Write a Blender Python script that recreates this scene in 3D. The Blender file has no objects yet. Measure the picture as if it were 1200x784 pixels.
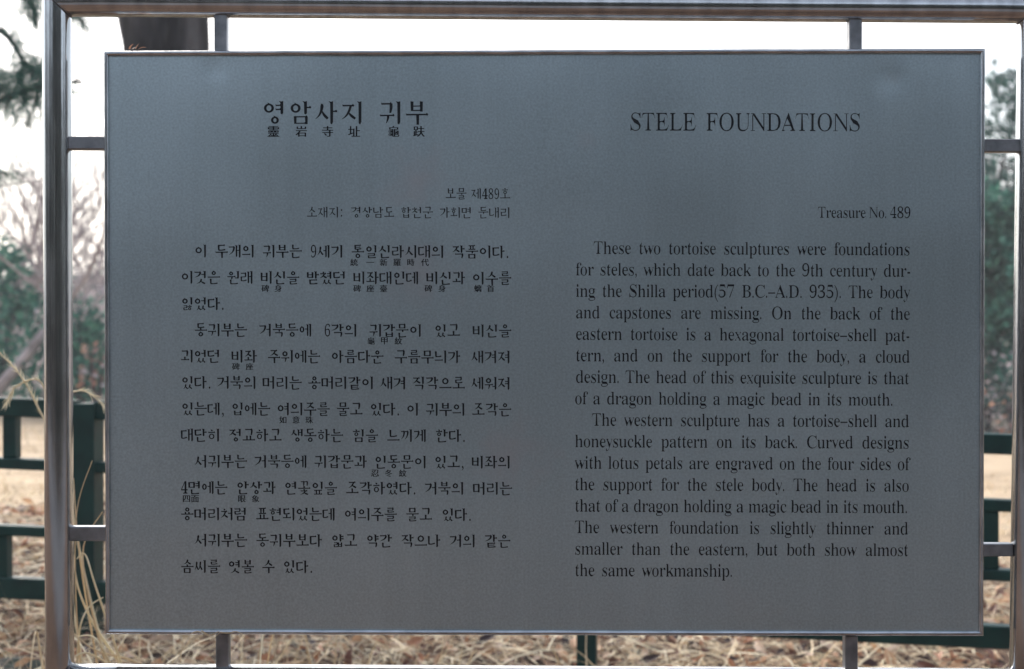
import bpy, math, random
from mathutils import Vector, noise
R = math.radians
random.seed(7)
sc = bpy.context.scene
col = sc.collection

# ------------------------------------------------------------------ camera
CAM = Vector((0.0, -1.94, 0.95))
F = 1200 * 50 / 36.0
cam = bpy.data.cameras.new('camera')
cam.lens = 50; cam.sensor_width = 36; cam.sensor_fit = 'HORIZONTAL'
cam.clip_start = 0.05; cam.clip_end = 2000
cam.dof.use_dof = True; cam.dof.focus_distance = 1.95; cam.dof.aperture_fstop = 5.8
cam_o = bpy.data.objects.new('camera', cam)
cam_o.location = CAM; cam_o.rotation_euler = (R(90), 0, 0)
col.objects.link(cam_o); sc.camera = cam_o

# ------------------------------------------------------------------ sky and sun
SUN_EL, SUN_ROT = R(38), R(-28)          # sun beyond the sign, a little to its left
w = bpy.data.worlds.new('World'); sc.world = w; w.use_nodes = True
nt = w.node_tree; bg = nt.nodes['Background']
sky = nt.nodes.new('ShaderNodeTexSky'); sky.sky_type = 'NISHITA'; sky.sun_disc = False
sky.sun_elevation = SUN_EL; sky.sun_rotation = SUN_ROT
sky.air_density = 1.0; sky.dust_density = 3.0; sky.ozone_density = 1.0
hs = nt.nodes.new('ShaderNodeHueSaturation'); hs.inputs['Saturation'].default_value = 0.52
nt.links.new(sky.outputs[0], hs.inputs['Color']); nt.links.new(hs.outputs[0], bg.inputs['Color'])
bg.inputs['Strength'].default_value = 0.14
sun = bpy.data.lights.new('sun', 'SUN'); sun.energy = 0.9; sun.angle = R(14); sun.color = (1.0, 0.95, 0.88)
sun_o = bpy.data.objects.new('sun', sun)
dirv = Vector((math.sin(SUN_ROT) * math.cos(SUN_EL), math.cos(SUN_ROT) * math.cos(SUN_EL), math.sin(SUN_EL)))
sun_o.rotation_euler = dirv.to_track_quat('Z', 'Y').to_euler()
col.objects.link(sun_o)
sc.view_settings.view_transform = 'Standard'; sc.view_settings.look = 'None'
sc.view_settings.gamma = 1.0; sc.view_settings.exposure = 1.35
sc.cycles.max_bounces = 6

def at(px, py, Y=0.0):
    """point of the depth plane y = Y seen at a position of the 1200 x 784 photograph"""
    d = Y - CAM.y
    return Vector(((px - 600) / F * d, Y, CAM.z - (py - 392) / F * d))

# ------------------------------------------------------------------ helpers
def link(name, verts, faces, mats, parent=None, smooth=False, midx=None, **props):
    me = bpy.data.meshes.new(name)
    me.from_pydata([tuple(v) for v in verts], [], faces)
    for m in (mats if isinstance(mats, (list, tuple)) else [mats]): me.materials.append(m)
    if midx: me.polygons.foreach_set('material_index', midx)
    if smooth: me.polygons.foreach_set('use_smooth', [True] * len(me.polygons))
    me.update()
    o = bpy.data.objects.new(name, me); col.objects.link(o)
    if parent:
        o.parent = parent; o.matrix_parent_inverse = base_matrix(parent).inverted()
    for k, v in props.items(): o[k] = v
    return o

def base_matrix(o):
    m = o.matrix_basis.copy()
    if o.parent: m = base_matrix(o.parent) @ o.matrix_parent_inverse @ m
    return m

def empty(name, loc, label, cat, group=None):
    o = bpy.data.objects.new(name, None); o.location = loc; o.empty_display_size = .1; col.objects.link(o)
    o['label'] = label; o['category'] = cat
    if group: o['group'] = group
    return o

class MB:
    def __init__(s): s.v = []; s.f = []; s.m = []
    def add(s, vs, fs, mi=0):
        n = len(s.v); s.v += [Vector(v) for v in vs]
        s.f += [tuple(i + n for i in f) for f in fs]; s.m += [mi] * len(fs)
    def box(s, a, b, bev=0.0, mi=0):
        x0, y0, z0 = a; x1, y1, z1 = b; e = bev
        if e <= 0:
            s.add([(x0,y0,z0),(x1,y0,z0),(x1,y1,z0),(x0,y1,z0),(x0,y0,z1),(x1,y0,z1),(x1,y1,z1),(x0,y1,z1)],
                  [(0,3,2,1),(4,5,6,7),(0,1,5,4),(1,2,6,5),(2,3,7,6),(3,0,4,7)], mi); return
        vs = []
        for X, sx in ((x0, 1), (x1, -1)):
            for Y, sy in ((y0, 1), (y1, -1)):
                for Z, sz in ((z0, 1), (z1, -1)):
                    vs += [(X, Y + sy*e, Z + sz*e), (X + sx*e, Y, Z + sz*e), (X + sx*e, Y + sy*e, Z)]
        idx = lambda i, j, k, c: ((i*2 + j)*2 + k)*3 + c
        fs = []
        for i in (0, 1): fs.append(tuple(idx(i, j, k, 0) for j, k in ((0,0),(1,0),(1,1),(0,1))))
        for j in (0, 1): fs.append(tuple(idx(i, j, k, 1) for i, k in ((0,0),(1,0),(1,1),(0,1))))
        for k in (0, 1): fs.append(tuple(idx(i, j, k, 2) for i, j in ((0,0),(1,0),(1,1),(0,1))))
        for j in (0, 1):
            for k in (0, 1): fs.append((idx(0,j,k,1), idx(1,j,k,1), idx(1,j,k,2), idx(0,j,k,2)))
        for i in (0, 1):
            for k in (0, 1): fs.append((idx(i,0,k,0), idx(i,1,k,0), idx(i,1,k,2), idx(i,0,k,2)))
        for i in (0, 1):
            for j in (0, 1): fs.append((idx(i,j,0,0), idx(i,j,1,0), idx(i,j,1,1), idx(i,j,0,1)))
        for i in (0, 1):
            for j in (0, 1):
                for k in (0, 1): fs.append((idx(i,j,k,0), idx(i,j,k,1), idx(i,j,k,2)))
        s.add(vs, fs, mi)
    def tube(s, pts, rad, n=8, mi=0, cap=True, wob=0.0):
        pts = [Vector(p) for p in pts]
        rad = rad if isinstance(rad, (list, tuple)) else [rad] * len(pts)
        ref = None; vs = []
        for i, p in enumerate(pts):
            t = (pts[min(i+1, len(pts)-1)] - pts[max(i-1, 0)]).normalized()
            if ref is None: ref = t.orthogonal().normalized()
            ref = (ref - t * ref.dot(t)).normalized(); b = t.cross(ref)
            for k in range(n):
                a = 2 * math.pi * k / n
                r = rad[i] * (1 + wob * noise.noise(Vector((math.cos(a)*1.5, math.sin(a)*1.5, i*.7)) + p * 3))
                vs.append(p + (ref * math.cos(a) + b * math.sin(a)) * r)
        fs = []
        for i in range(len(pts) - 1):
            for k in range(n):
                a = i*n + k; c = i*n + (k+1) % n
                fs.append((a, c, c + n, a + n))
        if cap: fs += [tuple(range(n))[::-1], tuple(range((len(pts)-1)*n, len(pts)*n))]
        s.add(vs, fs, mi)
    def build(s, name, mats, parent=None, smooth=False, **props):
        return link(name, s.v, s.f, mats, parent, smooth, s.m if any(s.m) else None, **props)

def mat(name, colr, rough=0.7, metal=0.0, spec=0.5):
    m = bpy.data.materials.new(name); m.use_nodes = True
    p = m.node_tree.nodes['Principled BSDF']
    p.inputs['Base Color'].default_value = (*colr, 1); p.inputs['Roughness'].default_value = rough
    p.inputs['Metallic'].default_value = metal; p.inputs['Specular IOR Level'].default_value = spec
    return m, m.node_tree, p

def noise_col(m, nt, p, c1, c2, scale, detail=6, lo=.35, hi=.65, coord='Object', stretch=None, bump=0.0, bscale=None, dist=.02):
    N = nt.nodes; L = nt.links
    tc = N.new('ShaderNodeTexCoord'); src = tc.outputs[coord]
    mp = N.new('ShaderNodeMapping'); L.new(src, mp.inputs[0]); mp.inputs['Scale'].default_value = stretch or (1, 1, 1)
    nz = N.new('ShaderNodeTexNoise'); nz.inputs['Scale'].default_value = scale; nz.inputs['Detail'].default_value = detail
    L.new(mp.outputs[0], nz.inputs['Vector'])
    cr = N.new('ShaderNodeValToRGB'); cr.color_ramp.elements[0].position = lo; cr.color_ramp.elements[1].position = hi
    cr.color_ramp.elements[0].color = (*c1, 1); cr.color_ramp.elements[1].color = (*c2, 1)
    L.new(nz.outputs['Fac'], cr.inputs[0]); L.new(cr.outputs[0], p.inputs['Base Color'])
    if bump:
        nb = N.new('ShaderNodeTexNoise'); nb.inputs['Scale'].default_value = bscale or scale * 4; nb.inputs['Detail'].default_value = 5
        L.new(mp.outputs[0], nb.inputs['Vector'])
        bp = N.new('ShaderNodeBump'); bp.inputs['Strength'].default_value = bump; bp.inputs['Distance'].default_value = dist
        L.new(nb.outputs['Fac'], bp.inputs['Height']); L.new(bp.outputs[0], p.inputs['Normal'])
    return mp, nz, cr

# ------------------------------------------------------------------ materials
# weathered sheet steel of the panel: brushed grain, faint water marks and handling smudges
M_panel, nt, p = mat('sheet_steel', (.33, .35, .37), .5, 1.0)
N = nt.nodes; L = nt.links
tc = N.new('ShaderNodeTexCoord')
n1 = N.new('ShaderNodeTexNoise'); n1.inputs['Scale'].default_value = 3.2; n1.inputs['Detail'].default_value = 4; L.new(tc.outputs['Object'], n1.inputs['Vector'])
n2 = N.new('ShaderNodeTexNoise'); n2.inputs['Scale'].default_value = 330; n2.inputs['Detail'].default_value = 3; L.new(tc.outputs['Object'], n2.inputs['Vector'])
mp = N.new('ShaderNodeMapping'); mp.inputs['Scale'].default_value = (40, 40, 2.2); L.new(tc.outputs['Object'], mp.inputs[0])
n3 = N.new('ShaderNodeTexNoise'); n3.inputs['Scale'].default_value = 1.0; n3.inputs['Detail'].default_value = 4; L.new(mp.outputs[0], n3.inputs['Vector'])
def mth(op, a, b=None, c=None):
    x = N.new('ShaderNodeMath'); x.operation = op
    for i, q in enumerate((a, b, c)):
        if q is None: continue
        if isinstance(q, (int, float)): x.inputs[i].default_value = q
        else: L.new(q, x.inputs[i])
    return x.outputs[0]
s = mth('MULTIPLY_ADD', n1.outputs['Fac'], .45, mth('MULTIPLY_ADD', n2.outputs['Fac'], 1.0, mth('MULTIPLY_ADD', n3.outputs['Fac'], .24, -.35)))
# pale chalky rub marks where the panel has been handled
smud = None
n5 = N.new('ShaderNodeTexNoise'); n5.inputs['Scale'].default_value = 26; n5.inputs['Detail'].default_value = 5; L.new(tc.outputs['Object'], n5.inputs['Vector'])
for (sx, sy, rr, k) in ((487, 208, 40, .5), (600, 532, 48, .5), (497, 322, 50, .5), (1047, 92, 13, .2), (690, 165, 14, .25), (860, 700, 30, .15)):
    c = at(sx, sy)
    vm = N.new('ShaderNodeVectorMath'); vm.operation = 'DISTANCE'; L.new(tc.outputs['Object'], vm.inputs[0]); vm.inputs[1].default_value = c
    d = mth('DIVIDE', vm.outputs['Value'], rr / 859.0)
    d = mth('MULTIPLY_ADD', n5.outputs['Fac'], 2.4, mth('SUBTRACT', d, 1.2))
    g = mth('MULTIPLY', mth('MAXIMUM', mth('SUBTRACT', 1.0, d), 0.0), k)
    smud = g if smud is None else mth('MAXIMUM', smud, g)
mx = N.new('ShaderNodeMix'); mx.data_type = 'RGBA'
L.new(s, mx.inputs['Factor']); mx.inputs[6].default_value = (.37, .455, .485, 1); mx.inputs[7].default_value = (.68, .80, .845, 1)
mx2 = N.new('ShaderNodeMix'); mx2.data_type = 'RGBA'; L.new(smud, mx2.inputs['Factor']); L.new(mx.outputs[2], mx2.inputs[6]); mx2.inputs[7].default_value = (.62, .60, .62, 1)
L.new(mx2.outputs[2], p.inputs['Base Color'])
L.new(mth('MULTIPLY_ADD', n1.outputs['Fac'], .12, .30), p.inputs['Roughness'])
bp = N.new('ShaderNodeBump'); bp.inputs['Strength'].default_value = .25; bp.inputs['Distance'].default_value = .0004
L.new(n2.outputs['Fac'], bp.inputs['Height']); L.new(bp.outputs[0], p.inputs['Normal'])

M_rim, nt, p = mat('rim_steel', (.5, .5, .51), .24, 1.0)
noise_col(M_rim, nt, p, (.42, .44, .46), (.62, .64, .66), 30, stretch=(1, 1, 1), bump=.15, bscale=300, dist=.0005)
M_tube, nt, p = mat('steel_tube', (.5, .48, .48), .2, 1.0)
mpx, nz, cr = noise_col(M_tube, nt, p, (.38, .395, .405), (.60, .615, .625), 9, stretch=(6, 6, 1.2), lo=.3, hi=.7, bump=.12, bscale=26, dist=.0012)
rr = nt.nodes.new('ShaderNodeMapRange'); rr.inputs['To Min'].default_value = .07; rr.inputs['To Max'].default_value = .2
nt.links.new(nz.outputs['Fac'], rr.inputs['Value']); nt.links.new(rr.outputs[0], p.inputs['Roughness'])
M_bar, nt, p = mat('steel_bar', (.3, .3, .31), .45, 1.0)
noise_col(M_bar, nt, p, (.2, .21, .22), (.34, .35, .37), 40, bump=.2, bscale=200, dist=.0006)
M_weld, nt, p = mat('weld_bead', (.12, .11, .11), .5, .8)
M_ink, nt, p = mat('engraved_ink', (.006, .009, .014), .5, 0, .25)
M_fence, nt, p = mat('green_fence_paint', (.002, .024, .022), .5, 0, .25)
noise_col(M_fence, nt, p, (.0006, .026, .023), (.0016, .042, .036), 14, bump=.2, bscale=60, dist=.002)
M_bark, nt, p = mat('pine_bark', (.03, .025, .024), .95)
noise_col(M_bark, nt, p, (.010, .010, .012), (.11, .105, .11), 6, stretch=(1, 1, .25), lo=.45, hi=.70, bump=1, bscale=12, dist=.05)
M_twig, nt, p = mat('grey_bark', (.2, .15, .14), .9)
noise_col(M_twig, nt, p, (.30, .25, .245), (.52, .45, .44), 5)
M_dtwig, nt, p = mat('dark_bark', (.05, .04, .04), .9)
def leafy(name, c, tr=.25):
    m, nt, p = mat(name, c, .6, 0, .3)
    t = nt.nodes.new('ShaderNodeBsdfTranslucent'); t.inputs[0].default_value = (*[min(1, q * 1.5) for q in c], 1)
    ms = nt.nodes.new('ShaderNodeMixShader'); ms.inputs[0].default_value = tr
    out = nt.nodes['Material Output']
    nt.links.new(p.outputs[0], ms.inputs[1]); nt.links.new(t.outputs[0], ms.inputs[2]); nt.links.new(ms.outputs[0], out.inputs[0])
    return m
M_needle = [leafy('needle_a', (.025, .105, .085)), leafy('needle_b', (.06, .17, .13)), leafy('needle_c', (.015, .065, .055))]
M_wood = [leafy('wood_a', (.032, .045, .044)), leafy('wood_b', (.055, .065, .064)), leafy('wood_c', (.02, .026, .027))]
M_leaf = [leafy('leaf_a', (.035, .155, .11)), leafy('leaf_b', (.085, .24, .165)), leafy('leaf_c', (.02, .08, .06))]
M_rust = [leafy('rust_leaf_a', (.42, .18, .10)), leafy('rust_leaf_b', (.30, .16, .13)), leafy('rust_leaf_c', (.5, .28, .18))]
M_straw = [leafy('straw_a', (.70, .56, .36), .15), leafy('straw_b', (.56, .42, .24), .15), leafy('straw_c', (.82, .71, .50), .15), leafy('straw_d', (.33, .25, .17), .15)]
M_litter = [leafy('litter_a', (.50, .26, .16), .1), leafy('litter_b', (.66, .43, .27), .1), leafy('litter_c', (.17, .08, .06), .1), leafy('litter_d', (.76, .58, .45), .1), leafy('litter_e', (.06, .04, .045), .1)]
M_ground, nt, p = mat('dry_ground', (.4, .3, .2), .95, 0, .1)
N = nt.nodes; L = nt.links
tc = N.new('ShaderNodeTexCoord')
def gn(scale, det=6):
    q = N.new('ShaderNodeTexNoise'); q.inputs['Scale'].default_value = scale; q.inputs['Detail'].default_value = det; L.new(tc.outputs['Object'], q.inputs['Vector']); return q.outputs['Fac']
def ramp(f, *st):
    q = N.new('ShaderNodeValToRGB'); e = q.color_ramp.elements
    e[0].position, e[0].color = st[0][0], (*st[0][1], 1); e[1].position, e[1].color = st[-1][0], (*st[-1][1], 1)
    for a, c in st[1:-1]:
        z = e.new(a); z.color = (*c, 1)
    L.new(f, q.inputs[0]); return q.outputs[0]
lawn = ramp(gn(2.2), (.3, (.42, .32, .22)), (.52, (.57, .44, .30)), (.7, (.65, .52, .37)))
litt = ramp(gn(14), (.3, (.03, .02, .018)), (.5, (.12, .075, .055)), (.7, (.32, .21, .14)))
wood = ramp(gn(1.1), (.3, (.24, .19, .18)), (.55, (.36, .29, .27)), (.7, (.20, .21, .17)))
sep = N.new('ShaderNodeSeparateXYZ'); L.new(tc.outputs['Object'], sep.inputs[0])
def band(lo, hi, jit):
    q = N.new('ShaderNodeMapRange'); q.inputs['From Min'].default_value = lo; q.inputs['From Max'].default_value = hi
    a = N.new('ShaderNodeMath'); a.operation = 'MULTIPLY_ADD'; a.inputs[1].default_value = jit; L.new(gn(.9), a.inputs[0]); L.new(sep.outputs['Y'], a.inputs[2])
    L.new(a.outputs[0], q.inputs['Value']); return q.outputs[0]
m1 = N.new('ShaderNodeMix'); m1.data_type = 'RGBA'; L.new(band(4.6, 6.0, 1.0), m1.inputs['Factor']); L.new(litt, m1.inputs[6]); L.new(lawn, m1.inputs[7])
m2 = N.new('ShaderNodeMix'); m2.data_type = 'RGBA'; L.new(band(13.5, 15.5, 2.0), m2.inputs['Factor']); L.new(m1.outputs[2], m2.inputs[6]); L.new(wood, m2.inputs[7])
L.new(m2.outputs[2], p.inputs['Base Color'])
bp = N.new('ShaderNodeBump'); bp.inputs['Strength'].default_value = .8; bp.inputs['Distance'].default_value = .03; L.new(gn(24), bp.inputs['Height']); L.new(bp.outputs[0], p.inputs['Normal'])
M_rock, nt, p = mat('mossy_rock', (.1, .1, .08), .9)
noise_col(M_rock, nt, p, (.03, .045, .03), (.14, .13, .11), 12, bump=.8, bscale=30, dist=.02)

# ------------------------------------------------------------------ ground
def gz(x, y):
    yy = max(0.0, min(y, 5.0))
    z = .02 - .035 * (max(-3, min(x, 3)) + 1.3) - .055 * max(0.0, min(x + 1.15, 1.0)) * (1 if y < 8 else max(0, 1 - (y - 8) / 6))
    z += .03 * noise.noise(Vector((x * .7, y * .7, 0)))
    if y > 12.5:
        t = min((y - 12.5) / 22.0, 1.0); z += 2.3 * t * t * (3 - 2 * t) + .35 * t * noise.noise(Vector((x * .15, y * .15, 3)))
    return z
def axis(lim, fine, n):
    a = [fine * i for i in range(n + 1)]
    st = fine
    while a[-1] < lim: st *= 1.25; a.append(a[-1] + st)
    return a
ax = axis(500, .15, 34); xs = [-v for v in ax[:0:-1]] + ax
ys = [-v for v in axis(500, .3, 8)[:0:-1]] + axis(500, .15, 110)
vs = [(x, y, gz(x, y)) for y in ys for x in xs]; nx = len(xs)
fs = [(j*nx+i, j*nx+i+1, (j+1)*nx+i+1, (j+1)*nx+i) for j in range(len(ys)-1) for i in range(nx-1)]
link('ground', vs, fs, M_ground, smooth=True, kind='structure')

M_strip, nt, p = mat('grey_strip', (.13, .135, .15), .85)  # unseen grey strip behind the camera, added to cut tan reflections in the steel
noise_col(M_strip, nt, p, (.08, .085, .095), (.17, .17, .185), 3, bump=.5, bscale=60, dist=.01)
vs = []; fs = []
for i in range(61):
    x = -15 + i * .5
    for j in range(17):
        y = -7 + j * .27 + .1 * math.sin(x * .7) * (j == 16); vs.append((x, y, gz(x, y) + .03))
fs = [(i*17+j, (i+1)*17+j, (i+1)*17+j+1, i*17+j+1) for i in range(60) for j in range(16)]
link('reflection_strip', vs, fs, M_strip, smooth=True, kind='structure')

# ------------------------------------------------------------------ the sign
sign = empty('information_sign', (0, .01, gz(0, 0)), 'steel information board with engraved Korean and English text in a tubular steel frame', 'sign')
RT = .0192; YC = .012
def sheet_y(x, z):      # the thin sheet is not quite flat
    u = .0011 * noise.noise(Vector((x * 2.6, z * 2.6, 1.7))) + .0005 * noise.noise(Vector((x * 9, z * 9, 5)))
    for (px, py, r, a) in ((252, 80, 13, .0016), (1043, 92, 16, .0018), (170, 96, 3, .0006)):
        c = at(px, py); d2 = ((x - c.x)**2 + (z - c.z)**2) / (r / 859.0)**2
        u += a * .45 * math.exp(-d2)
    return u
TL, TR, BR, BL = at(122, 60), at(1154, 57), at(1152, 745), at(124, 743)
def quad(u, v):
    return TL.lerp(TR, u).lerp(BL.lerp(BR, u), v)
mb = MB(); nu, nv = 150, 100
vs = []
for j in range(nv + 1):
    for i in range(nu + 1):
        q = quad(.003 + .994 * i / nu, .004 + .992 * j / nv); q.y = sheet_y(q.x, q.z); vs.append(q)
mb.add(vs, [(j*(nu+1)+i, (j+1)*(nu+1)+i, (j+1)*(nu+1)+i+1, j*(nu+1)+i+1) for j in range(nv) for i in range(nu)])
panel = mb.build('panel', M_panel, sign, smooth=True)
# folded back of the tray
mb = MB()
front = [quad(u, v) for u, v in ((.001,.0015), (.999,.0015), (.999,.9985), (.001,.9985))]
vs = [Vector((q.x, .0035, q.z)) for q in front] + [Vector((q.x, .022, q.z)) for q in front]
mb.add(vs, [(0,1,5,4), (1,2,6,5), (2,3,7,6), (3,0,4,7), (4,5,6,7)])
mb.build('tray_back', M_bar, panel)
# rounded edge trim, mitred at the corners
W = .0068
prof = [(-.5, .004), (-.5, -.0012), (-.42, -.0030), (-.25, -.0045), (0, -.0052), (.25, -.0045), (.42, -.0030), (.5, -.0012), (.5, .004)]
cs = [(0, 0), (1, 0), (1, 1), (0, 1)]
ctr = (TL + TR + BR + BL) / 4
for k in range(4):
    a, b = (TL, TR, BR, BL)[k], (TR, BR, BL, TL)[k]
    def inward(c):
        return Vector((1 if c.x < ctr.x else -1, 0, 1 if c.z < ctr.z else -1))
    vs = []
    ns = 24
    for i in range(ns + 1):
        t = i / ns; c = a.lerp(b, t)
        ia, ib = inward(a), inward(b)
        for (q, y) in prof:
            dlt = (q + .5) * W
            pa = a + ia * dlt; pb = b + ib * dlt
            pt = pa.lerp(pb, t); wv = .0004 * noise.noise(pt * 14 + Vector((k, 0, 0)))
            vs.append(Vector((pt.x + (wv if k % 2 else 0), y + wv, pt.z + (0 if k % 2 else wv))))
    m_ = len(prof)
    fs = [(i*m_+j, (i+1)*m_+j, (i+1)*m_+j+1, i*m_+j+1) for i in range(ns) for j in range(m_-1)]
    link('edge_trim', vs, fs, M_rim, panel, smooth=True)
# tubes: two posts, mitred top rail, bottom rail
def post(pt, pb, side):
    n = 40; top = at(*pt, YC); bot = at(*pb, YC); dx = (bot.x - top.x) / (bot.z - top.z)
    zb = -.15; nseg = 14; vs = []
    for i in range(nseg + 1):
        for k in range(n):
            a = 2*math.pi*k/n; c, s_ = RT*math.cos(a), RT*math.sin(a)
            zt = top.z - side * c
            z = zb + (zt - zb) * i / nseg
            vs.append((top.x + dx * (z - top.z) + c, YC + s_, z))
    fs = [(i*n+k, i*n+(k+1)%n, (i+1)*n+(k+1)%n, (i+1)*n+k) for i in range(nseg) for k in range(n)]
    return link('post', vs, fs, M_tube, sign, smooth=True), top
pl, tl = post((66.5, 3.0), (70, 784), 1)
pr, tr = post((1209.5, 11.0), (1199.5, 784), -1)
n = 40; vs = []
for i in range(25):
    for k in range(n):
        a = 2*math.pi*k/n; c, s_ = RT*math.cos(a), RT*math.sin(a)
        xa = tl.x - c; xb = tr.x + c; x = xa + (xb - xa) * i / 24
        z = tl.z + (tr.z - tl.z) * (x - tl.x) / (tr.x - tl.x)
        vs.append((x, YC + s_, z + c))
link('top_rail', vs, [(i*n+k, i*n+(k+1)%n, (i+1)*n+(k+1)%n, (i+1)*n+k) for i in range(24) for k in range(n)], M_tube, sign, smooth=True)
for t_, sd in ((tl, 1), (tr, -1)):
    mb = MB(); mb.tube([(t_.x + 1.004*RT*math.cos(a), YC + 1.004*RT*math.sin(a), t_.z - sd*1.004*RT*math.cos(a)) for a in [2*math.pi*k/48 for k in range(49)]], [.0011 + .0005*random.random() for _ in range(49)], 6, cap=False)
    mb.build('weld_seam', M_weld, sign, smooth=True)
mb = MB(); a = at(70, 793.5, YC); b = at(1199.5, 799.5, YC)
a.x += RT * .6; b.x -= RT * .6
mb.tube([a.lerp(b, i / 24) for i in range(25)], RT * .98, 40); mb.build('bottom_rail', M_tube, sign, smooth=True)
for (q, ang) in ((a, 1), (b, -1)):
    mb = MB(); x = q.x + ang * RT * .42
    mb.tube([(x - ang * .006 * math.cos(t)**2, YC + 1.03*RT*math.sin(t), q.z + 1.03*RT*math.cos(t)) for t in [2*math.pi*k/36 for k in range(37)]], [.0022 + .0007*random.random() for _ in range(37)], 6, cap=False)
    mb.build('weld_seam', M_weld, sign, smooth=True)
# short square bars that hold the panel in the frame
def bar(x0, y0, x1, y1, lab=None):
    A = at(x0, y0, .006); B = at(x1, y1, .006)
    mb = MB(); mb.box((min(A.x, B.x), .004, min(A.z, B.z)), (max(A.x, B.x), .021, max(A.z, B.z)), .0012)
    o = mb.build('bracket', M_bar, sign)
    vert = abs(x1 - x0) < abs(y1 - y0)
    return o
bar(80, 160, 123, 175); bar(80, 617, 125, 634)
bar(1152, 163, 1195, 178); bar(1150, 637, 1187, 652)
bar(251, 14, 266, 61); bar(995, 19, 1010, 59)
bar(253, 743, 268, 783); bar(990, 745, 1005, 787)

# ------------------------------------------------------------------ lettering
class Glyph: pass
def thin(vs, fs, k, cap):
    from collections import Counter
    cnt = Counter()
    for f in fs:
        for i in range(len(f)): cnt[tuple(sorted((f[i], f[(i+1) % len(f)])))] += 1
    be = []
    for f in fs:
        for i in range(len(f)):
            e = (f[i], f[(i+1) % len(f)])
            if cnt[tuple(sorted(e))] == 1: be.append(e)
    nrm = {}
    for a, b in be:
        d = (vs[b] - vs[a])
        if d.length < 1e-9: continue
        nn = Vector((d.y, -d.x, 0)).normalized()
        for q in (a, b): nrm.setdefault(q, []).append(nn)
    out = [v.copy() for v in vs]
    for i, ns in nrm.items():
        nn = sum(ns, Vector())
        if nn.length < 1e-6: continue
        nn.normalize()
        if abs(nn.x) < .08: continue
        cp = cap * (1.6 if abs(nn.x) < .96 and abs(nn.x) > .6 else 1)
        sg = -1 if nn.x > 0 else 1
        best = 9
        mean_y = vs[i].y - .004 * nn.y * 3
        for a, b in be:
            ya, yb = vs[a].y, vs[b].y
            if (ya - mean_y) * (yb - mean_y) > 0 or ya == yb: continue
            x = vs[a].x + (vs[b].x - vs[a].x) * (mean_y - ya) / (yb - ya)
            d = (x - vs[i].x) * sg
            if .004 < d < best: best = d
        if best < 9: out[i].x += sg * min(k * best, cp) * min(1, abs(nn.x) * 1.3)
    return out
def to_math(c):
    if 'A' <= c <= 'Z': return chr(0x1D400 + ord(c) - 65)
    if 'a' <= c <= 'z': return chr(0x1D41A + ord(c) - 97)
    if '0' <= c <= '9': return chr(0x1D7CE + ord(c) - 48)
    return c
LAT = 'ABCDEFGHILNOSTUabcdefghiklmnopqrstuvwxyz0123456789.,()-\u2013:'
HAN = '靈岩寺址龜趺統一新羅時代碑身座臺螭首甲紋如意珠忍冬四面眼象'
tmp = []
def txt(s):
    c = bpy.data.curves.new('tmp', 'FONT'); c.body = s; c.size = 1; c.resolution_u = 3
    o = bpy.data.objects.new('tmp', c); col.objects.link(o); tmp.append(o); return o
objs = {c: (txt(to_math(c)), txt('H' + to_math(c) + 'H') if c in LAT else None) for c in LAT + HAN}
hh = txt('HH')
bpy.context.view_layer.update()
dg = bpy.context.evaluated_depsgraph_get()
def bounds_w(o):
    me = o.evaluated_get(dg).to_mesh(); xs_ = [v.co.x for v in me.vertices]; return max(xs_) - min(xs_)
HH = bounds_w(hh); G = {}
for c, (o, o2) in objs.items():
    me = o.evaluated_get(dg).to_mesh()
    g = Glyph(); g.v = [v.co.copy() for v in me.vertices]; g.f = [tuple(q.vertices) for q in me.polygons]
    if c in LAT:
        g.adv = bounds_w(o2) - HH
        g.v0 = g.v
        g.v = thin(g.v0, g.f, .17, .032); g.vt = thin(g.v0, g.f, .22, .038)
    else:
        g.adv = 1.0
    if c == 'N':      # drawn by hand: hairline stems, one strong diagonal
        g.v = []; g.f = []
        for q in ([(.045, .655), (.045, .676), (.175, .676), (.21, .655)], [(.105, .02), (.105, .62), (.143, .60), (.143, .02)], [(.03, 0), (.03, .02), (.22, .02), (.22, 0)],
                  [(.09, .676), (.19, .676), (.625, .09), (.625, -.01), (.60, -.01)], [(.588, .05), (.588, .655), (.625, .655), (.625, .05)], [(.51, .655), (.51, .676), (.70, .676), (.70, .655)]):
            b_ = len(g.v); g.v += [Vector((x, y, 0)) for x, y in q]; g.f.append(tuple(range(b_, b_ + len(q)))[::-1] if False else tuple(range(b_, b_ + len(q))))
        g.vt = g.v; g.adv = .73
    if c in 'wvyx': g.v = thin(g.v0, g.f, .27, .05)
    G[c] = g
for o in tmp:
    cv = o.data; bpy.data.objects.remove(o); bpy.data.curves.remove(cv)

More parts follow.
